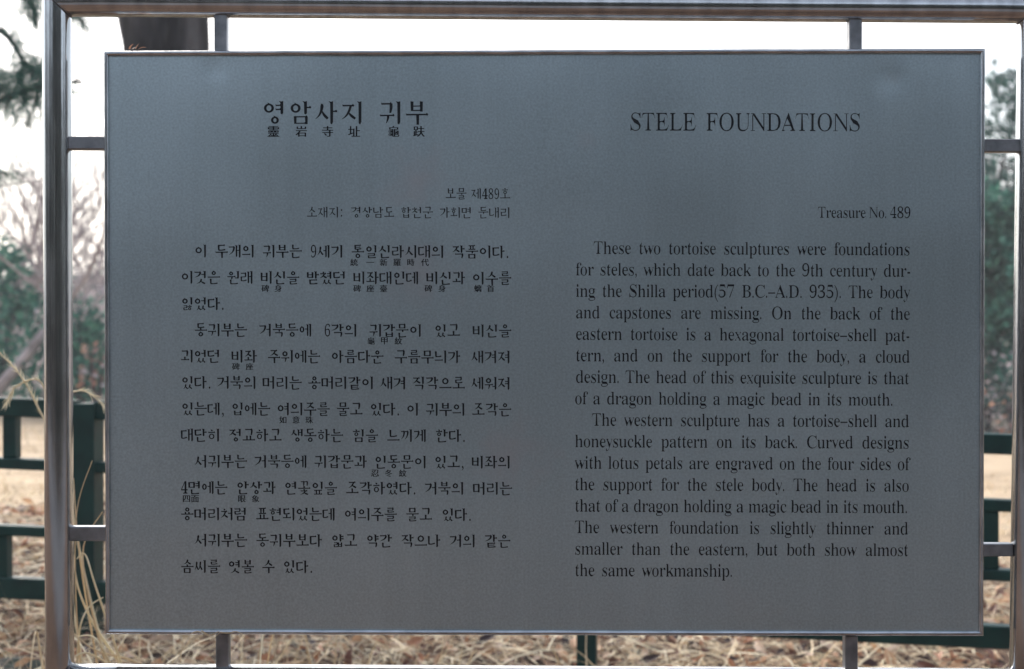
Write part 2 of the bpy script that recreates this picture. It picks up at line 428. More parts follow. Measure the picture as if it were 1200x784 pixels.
PX = 1 / 859.1
class Ink:
    def __init__(s): s.mb = MB(); s.n = 0
    def put(s, pts, faces, lift=0.0):       # pts in photograph pixels on the panel
        vs = []
        for (x, y) in pts:
            q = at(x, y); q.y = sheet_y(q.x, q.z) - .0003 - lift; vs.append(q)
        s.mb.add(vs, faces)
    def build(s, label):
        # a line of small characters, too fine to pick apart
        o = s.mb.build('lettering', M_ink, panel); o['label'] = label; o['kind'] = 'stuff'; return o
class Letters:
    # large characters: each one its own raised piece
    def put(s, pts, faces, lift=0.0):
        vs = []
        for (x, y) in pts:
            q = at(x, y); q.y = sheet_y(q.x, q.z) - .0003 - lift; vs.append(q)
        if not hasattr(s, 'cur'): s.cur = MB()
        s.cur.add(vs, faces)
    def cut(s):
        if hasattr(s, 'cur'): s.cur.build('letter', M_ink, panel); del s.cur
    def build(s, label): pass
def latin(ink, s, x0, x1, base, size, sx, slope=.0045, track=0.0):
    words = s.split(' ')
    ww = [sum((G[c].adv + track) * size * sx for c in wd) for wd in words]
    gap = ((x1 - x0) - sum(ww)) / max(1, len(words) - 1)
    if len(words) == 1: gap = 0
    x = x0
    for wd, wl in zip(words, ww):
        for c in wd:
            g = G[c]
            pts = [(x + v.x * size * sx, base + slope * (x - 680) - v.y * size) for v in (g.vt if isinstance(ink, Letters) else g.v)]
            ink.put(pts, g.f); x += (g.adv + track) * size * sx
            if isinstance(ink, Letters): ink.cut()
        x += gap
    return gap
def han(ink, c, cx, cy, size):
    g = G[c]; a = min(v.x for v in g.v); b = max(v.x for v in g.v); lo = min(v.y for v in g.v); hi = max(v.y for v in g.v)
    if c == '一': lo, hi = lo - .4, hi + .4
    k = size / max(.85, (hi - lo))
    for i, sh in enumerate((-.28, .0, .28)):       # the characters are cut rather bold
        ink.put([(cx + sh * size / 10 + (v.x - (a + b) / 2) * k * 1.02, cy - (v.y - (lo + hi) / 2) * k) for v in g.v], g.f, i * 2e-5)
    if isinstance(ink, Letters): ink.cut()

# --- brush strokes for the Korean serif letters; unit square, y up
HWID, VWID = .05, .088
def catm(ps, n=5):
    out = []
    for i in range(len(ps) - 1):
        p0 = ps[max(i-1, 0)]; p1 = ps[i]; p2 = ps[i+1]; p3 = ps[min(i+2, len(ps)-1)]
        for k in range(n):
            t = k / n
            out.append(tuple(.5 * ((2*b) + (-a + c)*t + (2*a - 5*b + 4*c - d)*t*t + (-a + 3*b - 3*c + d)*t**3) for a, b, c, d in zip(p0, p1, p2, p3)))
    out.append(ps[-1]); return out
def ribbon(ps):       # ps: (x, y, width)
    q = catm(ps) if len(ps) > 2 else ps
    vs = []; fs = []
    for i, (x, y, wd) in enumerate(q):
        a = q[max(i-1, 0)]; b = q[min(i+1, len(q)-1)]
        dx, dy = b[0]-a[0], b[1]-a[1]; l = math.hypot(dx, dy) or 1
        vs += [(x - dy/l*wd/2, y + dx/l*wd/2), (x + dy/l*wd/2, y - dx/l*wd/2)]
        if i: fs.append((2*i-2, 2*i-1, 2*i+1, 2*i))
    return vs, fs
def sH(x0, x1, y, k=1.0):
    h = HWID * k
    return [([(x0, y + h*.9), (x0 + .05, y + h*.45), (x1 - .09, y + h*.55), (x1 - .045, y + h*1.25), (x1 + .012, y + h*.1), (x1 - .02, y - h*.75), (x1 - .09, y - h*.45), (x0 + .02, y - h*.6)],
             [(0, 7, 6, 2, 1), (2, 6, 5, 4, 3)])]
def sV(x, y0, y1, k=1.0):   # y0 top
    v = VWID * k
    return [([(x - v*1.05, y0 - .005), (x - v*.2, y0 - .035), (x + v*.5, y0 - .012), (x + v*.5, y1 + .10*(y0 - y1)), (x + v*.12, y1 - .015), (x - v*.42, y1 + .03), (x - v*.5, y0 - .10)],
             [(0, 6, 1), (6, 5, 4, 3, 2, 1)])]
def sV2(x, y0, y1, k=1.0):  # plain vertical inside a consonant
    v = VWID * k * .92
    return [([(x - v*.62, y0 + .02), (x + v*.5, y0 + .005), (x + v*.45, y1), (x - v*.45, y1)], [(0, 3, 2, 1)])]
def ring(x0, y0, x1, y1, k=1.0):
    cx, cy = (x0+x1)/2, (y0+y1)/2; rx, ry = (x1-x0)/2, (y1-y0)/2
    rx = min(rx, ry * 1.12); n = 22; vs = []; fs = []
    wx, wy = VWID*.86*k, HWID*1.15*k
    for i in range(n):
        a = 2*math.pi*i/n; vs += [(cx + rx*math.cos(a), cy + ry*math.sin(a)), (cx + (rx-wx)*math.cos(a), cy + (ry-wy)*math.sin(a))]
        j = (i+1) % n; fs.append((2*i, 2*j, 2*j+1, 2*i+1))
    return [(vs, fs)]
def cons(c, b, ctx, k=1.0):
    """ctx: 'v' beside a vertical vowel, 'h' above a horizontal one, 'f' final"""
    x0, y0, x1, y1 = b; W_, H_ = x1 - x0, y1 - y0
    X = lambda u: x0 + u*W_; Y = lambda v: y0 + v*H_
    S = []
    pair = {'ㄲ': 'ㄱㄱ', 'ㅆ': 'ㅅㅅ', 'ㄸ': 'ㄷㄷ', 'ㅃ': 'ㅂㅂ', 'ㅉ': 'ㅈㅈ', 'ㅀ': 'ㄹㅎ', 'ㄼ': 'ㄹㅂ', 'ㄶ': 'ㄴㅎ', 'ㅄ': 'ㅂㅅ', 'ㄺ': 'ㄹㄱ'}
    if c in pair:
        return cons(pair[c][0], (x0, y0, X(.50), y1), ctx, k*.86) + cons(pair[c][1], (X(.50), y0, x1, y1), ctx, k*.86)
    if c in 'ㄱㅋ':
        S += sH(X(0), X(.96), Y(.94), k)
        if ctx == 'v': S += [ribbon([(X(.90), Y(.97), VWID*k), (X(.84), Y(.62), VWID*.95*k), (X(.58), Y(.28), VWID*.6*k), (X(.06), Y(-.02), .02)])]
        else: S += [ribbon([(X(.90), Y(.98), VWID*k), (X(.90), Y(.5), VWID*.95*k), (X(.83), Y(-.02), VWID*.6*k)])]
        if c == 'ㅋ': S += sH(X(.05), X(.86), Y(.52), k*.8)
    elif c == 'ㄴ':
        S += sV2(X(.1), Y(1), Y(.05), k)
        S += [ribbon([(X(.06), Y(.05), HWID*1.3*k), (X(.5), Y(.03), HWID*k), (X(.98), Y(.14), HWID*1.3*k)])]
    elif c in 'ㄷㅌ':
        S += sH(X(.02), X(.93), Y(.93), k); S += sV2(X(.12), Y(.93), Y(.05), k)
        S += [ribbon([(X(.08), Y(.05), HWID*1.3*k), (X(.5), Y(.03), HWID*k), (X(1), Y(.14), HWID*1.4*k)])]
        if c == 'ㅌ': S += sH(X(.12), X(.88), Y(.50), k*.75)
    elif c == 'ㄹ':
        S += sH(X(.02), X(.9), Y(.95), k*.9); S += sV2(X(.84), Y(.95), Y(.52), k*.85); S += sH(X(.08), X(.84), Y(.50), k*.7)
        S += sV2(X(.13), Y(.50), Y(.04), k*.85)
        S += [ribbon([(X(.08), Y(.04), HWID*1.1*k), (X(.5), Y(.02), HWID*.9*k), (X(1), Y(.12), HWID*1.2*k)])]
    elif c == 'ㅁ':
        S += sV2(X(.12), Y(.95), Y(0), k); S += sH(X(.1), X(.92), Y(.92), k*.85); S += sV2(X(.86), Y(.93), Y(-.04), k); S += sH(X(.1), X(.84), Y(.08), k*.75)
    elif c == 'ㅂ':
        S += sV2(X(.14), Y(1), Y(.02), k); S += sV2(X(.84), Y(1), Y(-.04), k); S += sH(X(.14), X(.84), Y(.54), k*.72); S += sH(X(.14), X(.84), Y(.08), k*.75)
    elif c in 'ㅅㅈㅊ':
        top = 1.0
        if c == 'ㅊ':
            S += [ribbon([(X(.36), Y(1.08), .02), (X(.52), Y(1.0), VWID*.8*k), (X(.6), Y(.92), VWID*.5*k)])]; top = .78
        if c in 'ㅈㅊ':
            t = Y(.93 if c == 'ㅈ' else .76); S += sH(X(.02), X(.92), t, k*.95); top = .93 if c == 'ㅈ' else .76
            S += [ribbon([(X(.68), Y(top), VWID*.8*k), (X(.52), Y(top*.55), VWID*.75*k), (X(.30), Y(top*.22), VWID*.5*k), (X(-.02), Y(-.02), .015)])]
            S += [ribbon([(X(.46), Y(top*.52), .03*k), (X(.70), Y(.26*top), VWID*.85*k), (X(1.02), Y(.02), VWID*.75*k)])]
        else:
            S += [ribbon([(X(.44), Y(1.04), .03), (X(.52), Y(.92), VWID*1.05*k), (X(.46), Y(.58), VWID*.85*k), (X(.28), Y(.24), VWID*.5*k), (X(-.02), Y(0), .015)])]
            S += [ribbon([(X(.47), Y(.62), .03), (X(.70), Y(.28), VWID*.85*k), (X(1.0), Y(.02), VWID*.8*k)])]
    elif c == 'ㅇ':
        S += ring(X(.06), Y(0), X(.94), Y(.94), k)
        cx = (X(0)+X(1))/2
        S += [([(cx - .085, Y(.94) + .05), (cx + .02, Y(.94) + .012), (cx + .055, Y(.94) - .035), (cx - .02, Y(.94) - .03)], [(0, 3, 2, 1)])]
    elif c == 'ㅍ':
        S += sH(X(.02), X(.96), Y(.93), k*.9); S += sV2(X(.32), Y(.9), Y(.12), k*.85); S += sV2(X(.68), Y(.9), Y(.12), k*.85); S += sH(X(0), X(1), Y(.06), k*.9)
    elif c == 'ㅎ':
        S += [ribbon([(X(.34), Y(1.1), .02), (X(.5), Y(1.02), VWID*.8*k), (X(.6), Y(.93), VWID*.5*k)])]
        S += sH(X(.02), X(.95), Y(.77), k*.9); S += ring(X(.12), Y(-.06), X(.88), Y(.62), k*.78)
    return S
CH = 'ㄱㄲㄴㄷㄸㄹㅁㅂㅃㅅㅆㅇㅈㅉㅊㅋㅌㅍㅎ'
JU = 'ㅏㅐㅑㅒㅓㅔㅕㅖㅗㅘㅙㅚㅛㅜㅝㅞㅟㅠㅡㅢㅣ'
JO = ['', 'ㄱ', 'ㄲ', 'ㄳ', 'ㄴ', 'ㄵ', 'ㄶ', 'ㄷ', 'ㄹ', 'ㄺ', 'ㄻ', 'ㄼ', 'ㄽ', 'ㄾ', 'ㄿ', 'ㅀ', 'ㅁ', 'ㅂ', 'ㅄ', 'ㅅ', 'ㅆ', 'ㅇ', 'ㅈ', 'ㅊ', 'ㅋ', 'ㅌ', 'ㅍ', 'ㅎ']
def syll(ch):
    n_ = ord(ch) - 0xAC00; a, b, c = CH[n_ // 588], JU[(n_ % 588) // 28], JO[n_ % 28]
    S = []; f = bool(c)
    ytop, ybot = 1.0, (.40 if f else -.03)
    if b in 'ㅏㅐㅑㅓㅔㅕㅖㅒㅣ':
        cy0, cy1 = (.47, .90) if f else (.20, .84)
        if a == 'ㅇ' and not f: cy0, cy1 = .30, .80
        my = (cy0 + cy1) / 2 + .02
        if b == 'ㅏ' or b == 'ㅑ':
            S += cons(a, (.02, cy0, .57, cy1), 'v'); S += sV(.74, ytop, ybot)
            ys_ = [my] if b == 'ㅏ' else [my + .09, my - .09]
            for q in ys_: S += sH(.74, .99, q, .9)
        elif b == 'ㅣ':
            S += cons(a, (.03, cy0, .62, cy1), 'v'); S += sV(.84, ytop, ybot)
        elif b in 'ㅓㅕ':
            S += cons(a, (.0, cy0, .54, cy1), 'v'); S += sV(.85, ytop, ybot)
            for q in ([my] if b == 'ㅓ' else [my + .09, my - .09]): S += sH(.56, .84, q, .85)
        elif b == 'ㅐ':
            S += cons(a, (.0, cy0, .48, cy1), 'v', .95); S += sV(.63, ytop - .04, ybot + .05, .85); S += sV(.89, ytop, ybot, .95); S += sH(.63, .88, my, .8)
        elif b in 'ㅔㅖ':
            S += cons(a, (.0, cy0, .44, cy1), 'v', .95); S += sV(.68, ytop - .04, ybot + .05, .85); S += sV(.89, ytop, ybot, .95)
            for q in ([my] if b == 'ㅔ' else [my + .09, my - .09]): S += sH(.46, .68, q, .8)
        if f: S += cons(c, (.2, -.02, .88, .32), 'f', .92)
    elif b in 'ㅗㅛㅜㅠㅡ':
        if not f:
            if b in 'ㅗㅛ':
                S += cons(a, (.2, .50, .80, .96), 'h'); S += sH(.0, 1.0, .12)
                for q in ([.5] if b == 'ㅗ' else [.36, .64]): S += sV2(q, .44, .12, .9)
            elif b in 'ㅜㅠ':
                S += cons(a, (.2, .55, .80, .97), 'h'); S += sH(.0, 1.0, .40)
                for q in ([.54] if b == 'ㅜ' else [.36, .66]): S += sV2(q, .40, -.05, 1)
            else: S += cons(a, (.2, .40, .80, .92), 'h'); S += sH(.0, 1.0, .14)
        else:
            S += cons(a, (.22, .66, .78, .99), 'h', .9)
            if b in 'ㅗㅛ':
                S += sH(.0, 1.0, .46, .9)
                for q in ([.5] if b == 'ㅗ' else [.36, .64]): S += sV2(q, .62, .46, .85)
                S += cons(c, (.2, -.03, .8, .34), 'f', .9)
            elif b in 'ㅜㅠ':
                S += sH(.0, 1.0, .53, .9); S += sV2(.54, .53, .36, .85); S += cons(c, (.2, -.03, .82, .30), 'f', .9)
            else: S += sH(.0, 1.0, .50, .9); S += cons(c, (.2, -.03, .82, .36), 'f', .92)
    else:
        dy = .0 if not f else .22
        cy0, cy1 = (.48, .90) if not f else (.64, .95)
        k = 1 if not f else .88
        S += cons(a, (.06, cy0, .56, cy1), 'h', k)
        if b in 'ㅘㅙㅚ':
            y = .20 if not f else .42
            S += sH(.0, .66, y, .9); S += sV2(.32, cy0 - .06, y, .85)
        elif b in 'ㅝㅞㅟ':
            y = .36 if not f else .54
            S += sH(.0, .66, y, .9)
            S += [ribbon([(.38, y, VWID*.85), (.37, y - .14, VWID*.7), (.30, y - (.34 if not f else .2), .03)])]
        else:
            y = .22 if not f else .44
            S += sH(.0, .66, y, .9)
        if b in 'ㅚㅟㅢ': S += sV(.86, ytop, ybot)
        elif b == 'ㅘ': S += sV(.77, ytop, ybot); S += sH(.77, 1.0, .52 + dy*.6, .85)
        elif b == 'ㅝ': S += sV(.87, ytop, ybot); S += sH(.62, .87, .22 + dy, .8)
        elif b == 'ㅙ': S += sV(.73, ytop, ybot, .8); S += sV(.92, ytop, ybot, .9); S += sH(.73, .9, .52, .7)
        elif b == 'ㅞ': S += sV(.73, ytop, ybot, .8); S += sV(.92, ytop, ybot, .9)
        if f: S += cons(c, (.22, -.03, .88, .30), 'f', .88)
    return S
SC = {}
def korean(ink, s, x0, x1, cy, size, adv, slope=.0028, bold=1.0, wide=.93):
    """size: height of a syllable; adv: pitch; the gaps take up the rest of the line"""
    def cw(c):
        if '가' <= c <= '힣': return adv
        if c.isdigit(): return adv * .55
        if c == ':': return adv * .5
        if c in '.,': return adv * .30
        return 0
    ns = s.count(' '); tot = sum(cw(c) for c in s)
    gap = ((x1 - x0) - tot) / ns if ns else 0
    x = x0
    for c in s:
        yb = cy + size / 2 + slope * (x - 400)
        jit = random.uniform(-.25, .25)
        if c == ' ': x += gap; continue
        if '가' <= c <= '힣':
            if c not in SC: SC[c] = syll(c)
            for i, (vs, fs) in enumerate(SC[c]):
                ink.put([(x + v[0] * size * wide + .2, yb + jit * .5 - v[1] * size) for v in vs], fs, i * 2e-5)
        elif c.isdigit():
            g = G[c]; ink.put([(x + v.x * size * .98, yb - v.y * size * 1.38) for v in (g.v0 if c == '4' else g.v)], g.f)
        else:
            g = G[c]; ink.put([(x + v.x * size * 1.5, yb - v.y * size * 1.5 - (1 if c == ':' else 0)) for v in g.v], g.f)
        x += cw(c)
        if isinstance(ink, Letters): ink.cut()
# Korean column
_h, _v = HWID, VWID
HWID, VWID = .068, .135
ink = Letters(); korean(ink, '영암사지 귀부', 308, 506, 131.5, 26.5, 30.6, wide=.98); ink.build('Korean title lettering')
HWID, VWID = .088, .15; SC.clear()
ink = Letters()
for c, x in zip('靈岩寺址龜趺', (320.5, 353, 384, 415, 461.5, 491)): han(ink, c, x, 154, 12.5)
ink.build('Chinese characters under the Korean title')
HWID, VWID = .075, .125
ink = Ink(); korean(ink, '보물 제489호', 522, 598.5, 226.5, 12.6, 12.7); ink.build('Korean treasure number line')
ink = Ink(); korean(ink, '소재지: 경상남도 합천군 가회면 둔내리', 359.5, 599, 248.5, 12.6, 12.9); ink.build('Korean location line')
HWID, VWID = .086, .15; SC.clear()
KL = [('이 두개의 귀부는 9세기 통일신라시대의 작품이다.', 228, 597), ('이것은 원래 비신을 받쳤던 비좌대인데 비신과 이수를', 212, 600), ('잃었다.', 212, 263),
      ('동귀부는 거북등에 6각의 귀갑문이 있고 비신을', 228, 600), ('괴었던 비좌 주위에는 아름다운 구름무늬가 새겨져', 212, 599),
      ('있다. 거북의 머리는 용머리같이 새겨 직각으로 세워져', 212, 599), ('있는데, 입에는 여의주를 물고 있다. 이 귀부의 조각은', 212, 600),
      ('대단히 정교하고 생동하는 힘을 느끼게 한다.', 212, 546), ('서귀부는 거북등에 귀갑문과 인동문이 있고, 비좌의', 228, 599),
      ('4면에는 안상과 연꽃잎을 조각하였다. 거북의 머리는', 212, 601), ('용머리처럼 표현되었는데 여의주를 물고 있다.', 212, 553),
      ('서귀부는 동귀부보다 얇고 약간 작으나 거의 같은', 228, 599), ('솜씨를 엿볼 수 있다.', 212, 367)]
for i, (s_, a_, b_) in enumerate(KL):
    ink = Ink(); korean(ink, s_, a_, b_, 294.4 + 30.8 * i, 14.9, 15.6, wide=.97); ink.build('line of Korean body text')
HJ = [(307.5, (('統', 415), ('一', 434), ('新', 449.5), ('羅', 465.5), ('時', 481.5), ('代', 498))),
      (338, (('碑', 311), ('身', 326), ('碑', 418.5), ('座', 434), ('臺', 449.5), ('碑', 502), ('身', 518), ('螭', 560), ('首', 575))),
      (399.5, (('龜', 435), ('甲', 450.5), ('紋', 467))), (429.5, (('碑', 276.5), ('座', 292.5))),
      (492, (('如', 331.5), ('意', 347), ('珠', 362.5))), (554.5, (('忍', 439.5), ('冬', 455.5), ('紋', 472))),
      (584.5, (('四', 218.5), ('面', 228.5), ('眼', 283.5), ('象', 299.5)))]
for y, ls in HJ:
    ink = Ink()
    for c, x in ls: han(ink, c, x, y, 8.3)
    ink.build('small Chinese characters under a Korean line')
# English column
ink = Letters(); latin(ink, 'STELE FOUNDATIONS', 737, 1008, 152.8, 30.5, .885, .003, -.055); ink.build('English title lettering')
ink = Ink(); latin(ink, 'Treasure No. 489', 958, 1067, 254, 19.0, .85, track=-.05); ink.build('English treasure number line')
EL = [('These two tortoise sculptures were foundations', 695, 1066), ('for steles, which date back to the 9th century dur-', 674, 1067),
      ('ing the Shilla period(57 B.C.–A.D. 935). The body', 674, 1066), ('and capstones are missing. On the back of the', 674, 1066),
      ('eastern tortoise is a hexagonal tortoise–shell pat-', 674, 1066), ('tern, and on the support for the body, a cloud', 674, 1066),
      ('design. The head of this exquisite sculpture is that', 674, 1065), ('of a dragon holding a magic bead in its mouth.', 673, 1046),
      ('The western sculpture has a tortoise–shell and', 693, 1065), ('honeysuckle pattern on its back. Curved designs', 673, 1065),
      ('with lotus petals are engraved on the four sides of', 673, 1065), ('the support for the stele body. The head is also', 673, 1065),
      ('that of a dragon holding a magic bead in its mouth.', 673, 1063), ('The western foundation is slightly thinner and', 673, 1064),
      ('smaller than the eastern, but both show almost', 673, 1064), ('the same workmanship.', 673, 858)]
for i, (s_, a_, b_) in enumerate(EL):
    ink = Ink(); gp = latin(ink, s_, a_, b_, 297.6 + 25.17 * i, 21.7, .895, track=-.05); print('gap', i, round(gp, 1))
    ink.build('line of English body text')

# ------------------------------------------------------------------ green fence
FA = Vector((-1.62, 2.49)); FB = Vector((1.38, 2.08))      # ground line of the fence, left to right
fd = (FB - FA).normalized(); fn_ = Vector((-fd.y, fd.x))
fence = empty('green_fence', (FA.x, FA.y, gz(FA.x, FA.y)), 'low dark green fence of horizontal rails and posts behind the steel sign', 'fence')
def fpos(px):      # distance along the fence line of the point seen at this column
    k = (px - 600) / F                  # x = k*(y+1.94)
    # FA + t*fd : FA.x + t fd.x = k (FA.y + t fd.y + 1.94)
    return (k * (FA.y - CAM.y) - FA.x) / (fd.x - k * fd.y)
def ftop(t, row):
    # heights of rail centres, measured at the two ends
    zl = (.724, .549, .342, .164)[row]; zr = (.641, .468, .272, .097)[row]
    t0, t1 = fpos(25), fpos(1172)
    return zl + (zr - zl) * (t - t0) / (t1 - t0)
def fbox(t0, t1, z0, z1, half, name, zslope=True, z2=None, z3=None, tilt=0):
    # box along the fence; z0,z1 heights at t0 and z2,z3 at t1
    z2 = z0 if z2 is None else z2; z3 = z1 if z3 is None else z3
    e = .004; vs = []
    for t, a, b in ((t0, z0, z1), (t1, z2, z3)):
        c = FA + fd * t
        for (sx, sz) in ((-half + e, a), (half - e, a), (half, a + e), (half, b - e), (half - e, b), (-half + e, b), (-half, b - e), (-half, a + e)):
            q = c + fn_ * sx; vs.append((q.x, q.y, sz))
    fs = [(i, (i+1) % 8, 8 + (i+1) % 8, 8 + i) for i in range(8)] + [tuple(range(8))[::-1], tuple(range(8, 16))]
    return link(name, vs, fs, M_fence, fence)
posts_px = [103, 688, 1262]
pt_ = [fpos(q) for q in posts_px]
bay = pt_[1] - pt_[0]
pt_ = [pt_[0] - bay * 2, pt_[0] - bay] + pt_ + [pt_[-1] + bay, pt_[-1] + 2 * bay]
for t in pt_:
    c = FA + fd * t; hw = .036 if abs(t - fpos(688)) > .1 else .028
    fbox(t - hw, t + hw, gz(c.x, c.y) - .25, ftop(t, 0) + .021, .036, 'post')
RH = (.0285, .0168, .0158, .0325)
for i in range(len(pt_) - 1):
    a, b = pt_[i] + .030, pt_[i+1] - .030
    for r in range(4):
        h = RH[r]; fbox(a, b, ftop(a, r) - h, ftop(a, r) + h, .026, 'rail', z2=ftop(b, r) - h, z3=ftop(b, r) + h)
    for side in (0, 1):
        rows = ((0, 1), (2, 3)) if i < 2 else ((1, 2),)
        if i == 2 and side == 0: rows = ((1, 2),)
        for (r0, r1) in rows:
            t = (a + .20) if side == 0 else (b - .20)
            if i == 1 and side == 1: t = fpos(14) if r0 == 0 else fpos(4)
            if i == 3 and side == 1: t = fpos(1160)
            fbox(t - .021, t + .021, ftop(t, r1) + RH[r1], ftop(t, r0) - RH[r0], .018, 'baluster')

# ------------------------------------------------------------------ trees
def grow(mb, p, d, L_, r, depth, rnd, spread=.55, kids=(2, 3), up=.12, tips=None, minr=.002):
    n = 4; pts = [p.copy()]; rad = [r]; q = p.copy(); dd = d.copy()
    for i in range(n):
        dd = (dd + Vector((rnd.uniform(-1, 1), rnd.uniform(-1, 1), rnd.uniform(-.6, 1))) * .16 + Vector((0, 0, up * .3))).normalized()
        q = q + dd * L_ / n; pts.append(q.copy()); rad.append(max(minr, r * (1 - .42 * (i + 1) / n)))
    mb.tube(pts, rad, 6 if depth > 2 else 4 if depth > 0 else 3, cap=False)
    if tips is not None and depth <= 1: tips += [pts[-1], pts[2]]
    if depth == 0: return
    for k in range(rnd.randint(*kids) + (1 if depth < 3 else 0)):
        t = rnd.uniform(.35, 1.0); i = min(n - 1, int(t * n)); o = pts[i].lerp(pts[i+1], t * n - i)
        side = dd.orthogonal().normalized(); side.rotate(__import__('mathutils').Quaternion(dd, rnd.uniform(0, 6.28)))
        nd = (dd + side * rnd.uniform(spread * .6, spread * 1.5) + Vector((0, 0, up))).normalized()
        grow(mb, o, nd, L_ * rnd.uniform(.55, .8), rad[i] * .62, depth - 1, rnd, spread, kids, up, tips, minr)
    grow(mb, pts[-1], dd, L_ * .75, rad[-1], depth - 1, rnd, spread, kids, up, tips, minr)

def bare_tree(x, y, h, r, seed, label, lean=(0, 0), depth=6, m=None, mr=.004):
    rnd = random.Random(seed); z = gz(x, y)
    t = empty('bare_tree', (x, y, z), label, 'tree', 'trees at the edge of the lawn')
    mb = MB(); top = Vector((x + lean[0], y + lean[1], z + h * .32)); 
    mb.tube([(x, y, z - .2), (x, y, z), Vector((x, y, z)).lerp(top, .5) + Vector((.03, 0, 0)), top], [r * 1.3, r, r * .85, r * .7], 9, wob=.15)
    mb.build('trunk', m or M_twig, t, smooth=True)
    mb = MB()
    for k in range(3):
        a = rnd.uniform(0, 6.28); grow(mb, top - Vector((0, 0, h * .06 * k)), Vector((math.cos(a) * .6, math.sin(a) * .6, 1)).normalized(), h * .25, r * .5, depth - 1, rnd, .6, (2, 3), .1, None, mr)
    mb.build('crown', m or M_twig, t)
    return t

def needle_tuft(mb, p, d, rnd, ln=.09, n=16, wd=.0022, nm=3):
    for k in range(n):
        v = (d * 1.0 + Vector((rnd.uniform(-1, 1), rnd.uniform(-1, 1), rnd.uniform(-1, 1))) * .95).normalized()
        o = p - d * rnd.uniform(0, ln * .8); s_ = v.cross(Vector((rnd.uniform(-1, 1), rnd.uniform(-1, 1), rnd.uniform(-1, 1)))).normalized() * wd
        l = ln * rnd.uniform(.7, 1.15)
        mb.add([o - s_, o + s_, o + v * l], [(0, 1, 2)], rnd.randrange(nm))

def pine(x, y, h, seed, label, crown0=.25, rad=1.5, mats=None, dens=1.0, tr=.09, name='pine_tree'):
    rnd = random.Random(seed); z = gz(x, y)
    t = empty(name, (x, y, z), label, 'tree', 'trees at the edge of the lawn')
    pts = [Vector((x + .12 * math.sin(i * .9 + seed), y + .1 * math.cos(i * 1.1 + seed), z - .2 + (h + .2) * i / 8)) for i in range(9)]
    mb = MB(); mb.tube(pts, [tr * (1 - .85 * i / 8) for i in range(9)], 9, wob=.2); mb.build('trunk', M_bark, t, smooth=True)
    br = MB(); fo = MB()
    n = int(h * 11 * dens)
    for k in range(n):
        u = crown0 + (1 - crown0) * (k + rnd.random()) / n
        c = pts[0].lerp(pts[-1], u); a = rnd.uniform(0, 6.28); rr_ = rad * (1.15 - u) * rnd.uniform(.6, 1.15) + .15
        e = c + Vector((math.cos(a) * rr_, math.sin(a) * rr_, rr_ * rnd.uniform(-.1, .45)))
        m_ = c.lerp(e, .5) + Vector((0, 0, .06))
        br.tube([c, m_, e], [tr * .22, tr * .14, .005], 4, cap=False)
        for q in range(int(5 + rr_ * 7)):
            w_ = rnd.uniform(.25, 1.05); o = c.lerp(e, w_) + Vector((rnd.gauss(0, .13), rnd.gauss(0, .13), rnd.gauss(.03, .09)))
            d = ((e - c).normalized() + Vector((rnd.uniform(-.6, .6), rnd.uniform(-.6, .6), rnd.uniform(0, .8)))).normalized()
            needle_tuft(fo, o, d, rnd, .15, 9, .011)
    br.build('branches', M_bark, t); fo.build('crown', mats or M_needle, t)
    return t

def shrub(x, y, r, h, seed, label, mats, name='shrub', n=900, leaf=.06, group='shrubs at the edge of the lawn'):
    rnd = random.Random(seed); z = gz(x, y)
    t = empty(name, (x, y, z), label, 'shrub', group)
    st = MB(); tips = []
    for k in range(6):
        a = rnd.uniform(0, 6.28); e = Vector((x + math.cos(a) * r * .6, y + math.sin(a) * r * .6, z + h * rnd.uniform(.6, .95)))
        st.tube([Vector((x, y, z - .05)), Vector((x, y, z)).lerp(e, .5) + Vector((0, 0, .1)), e], [.022, .014, .005], 5, cap=False)
    st.build('stems', M_dtwig, t)
    cl = [Vector((rnd.gauss(0, .42) * r, rnd.gauss(0, .42) * r, h * rnd.uniform(.12, .95))) for _ in range(26)]
    fo = MB()
    for k in range(n):
        c = rnd.choice(cl); s0 = .2 * r
        o = Vector((x, y, z)) + c + Vector((rnd.gauss(0, s0), rnd.gauss(0, s0), rnd.gauss(0, s0 * .8)))
        if o.z < z + .02: o.z = z + .05
        u = Vector((rnd.uniform(-1, 1), rnd.uniform(-1, 1), rnd.uniform(-1, 1))).normalized(); v = u.orthogonal().normalized() * leaf * .35
        u *= leaf * rnd.uniform(.6, 1.3)
        fo.add([o, o + u * .5 + v, o + u, o + u * .5 - v], [(0, 1, 2, 3)], rnd.randrange(3))
    fo.build('foliage', mats, t)
    return t

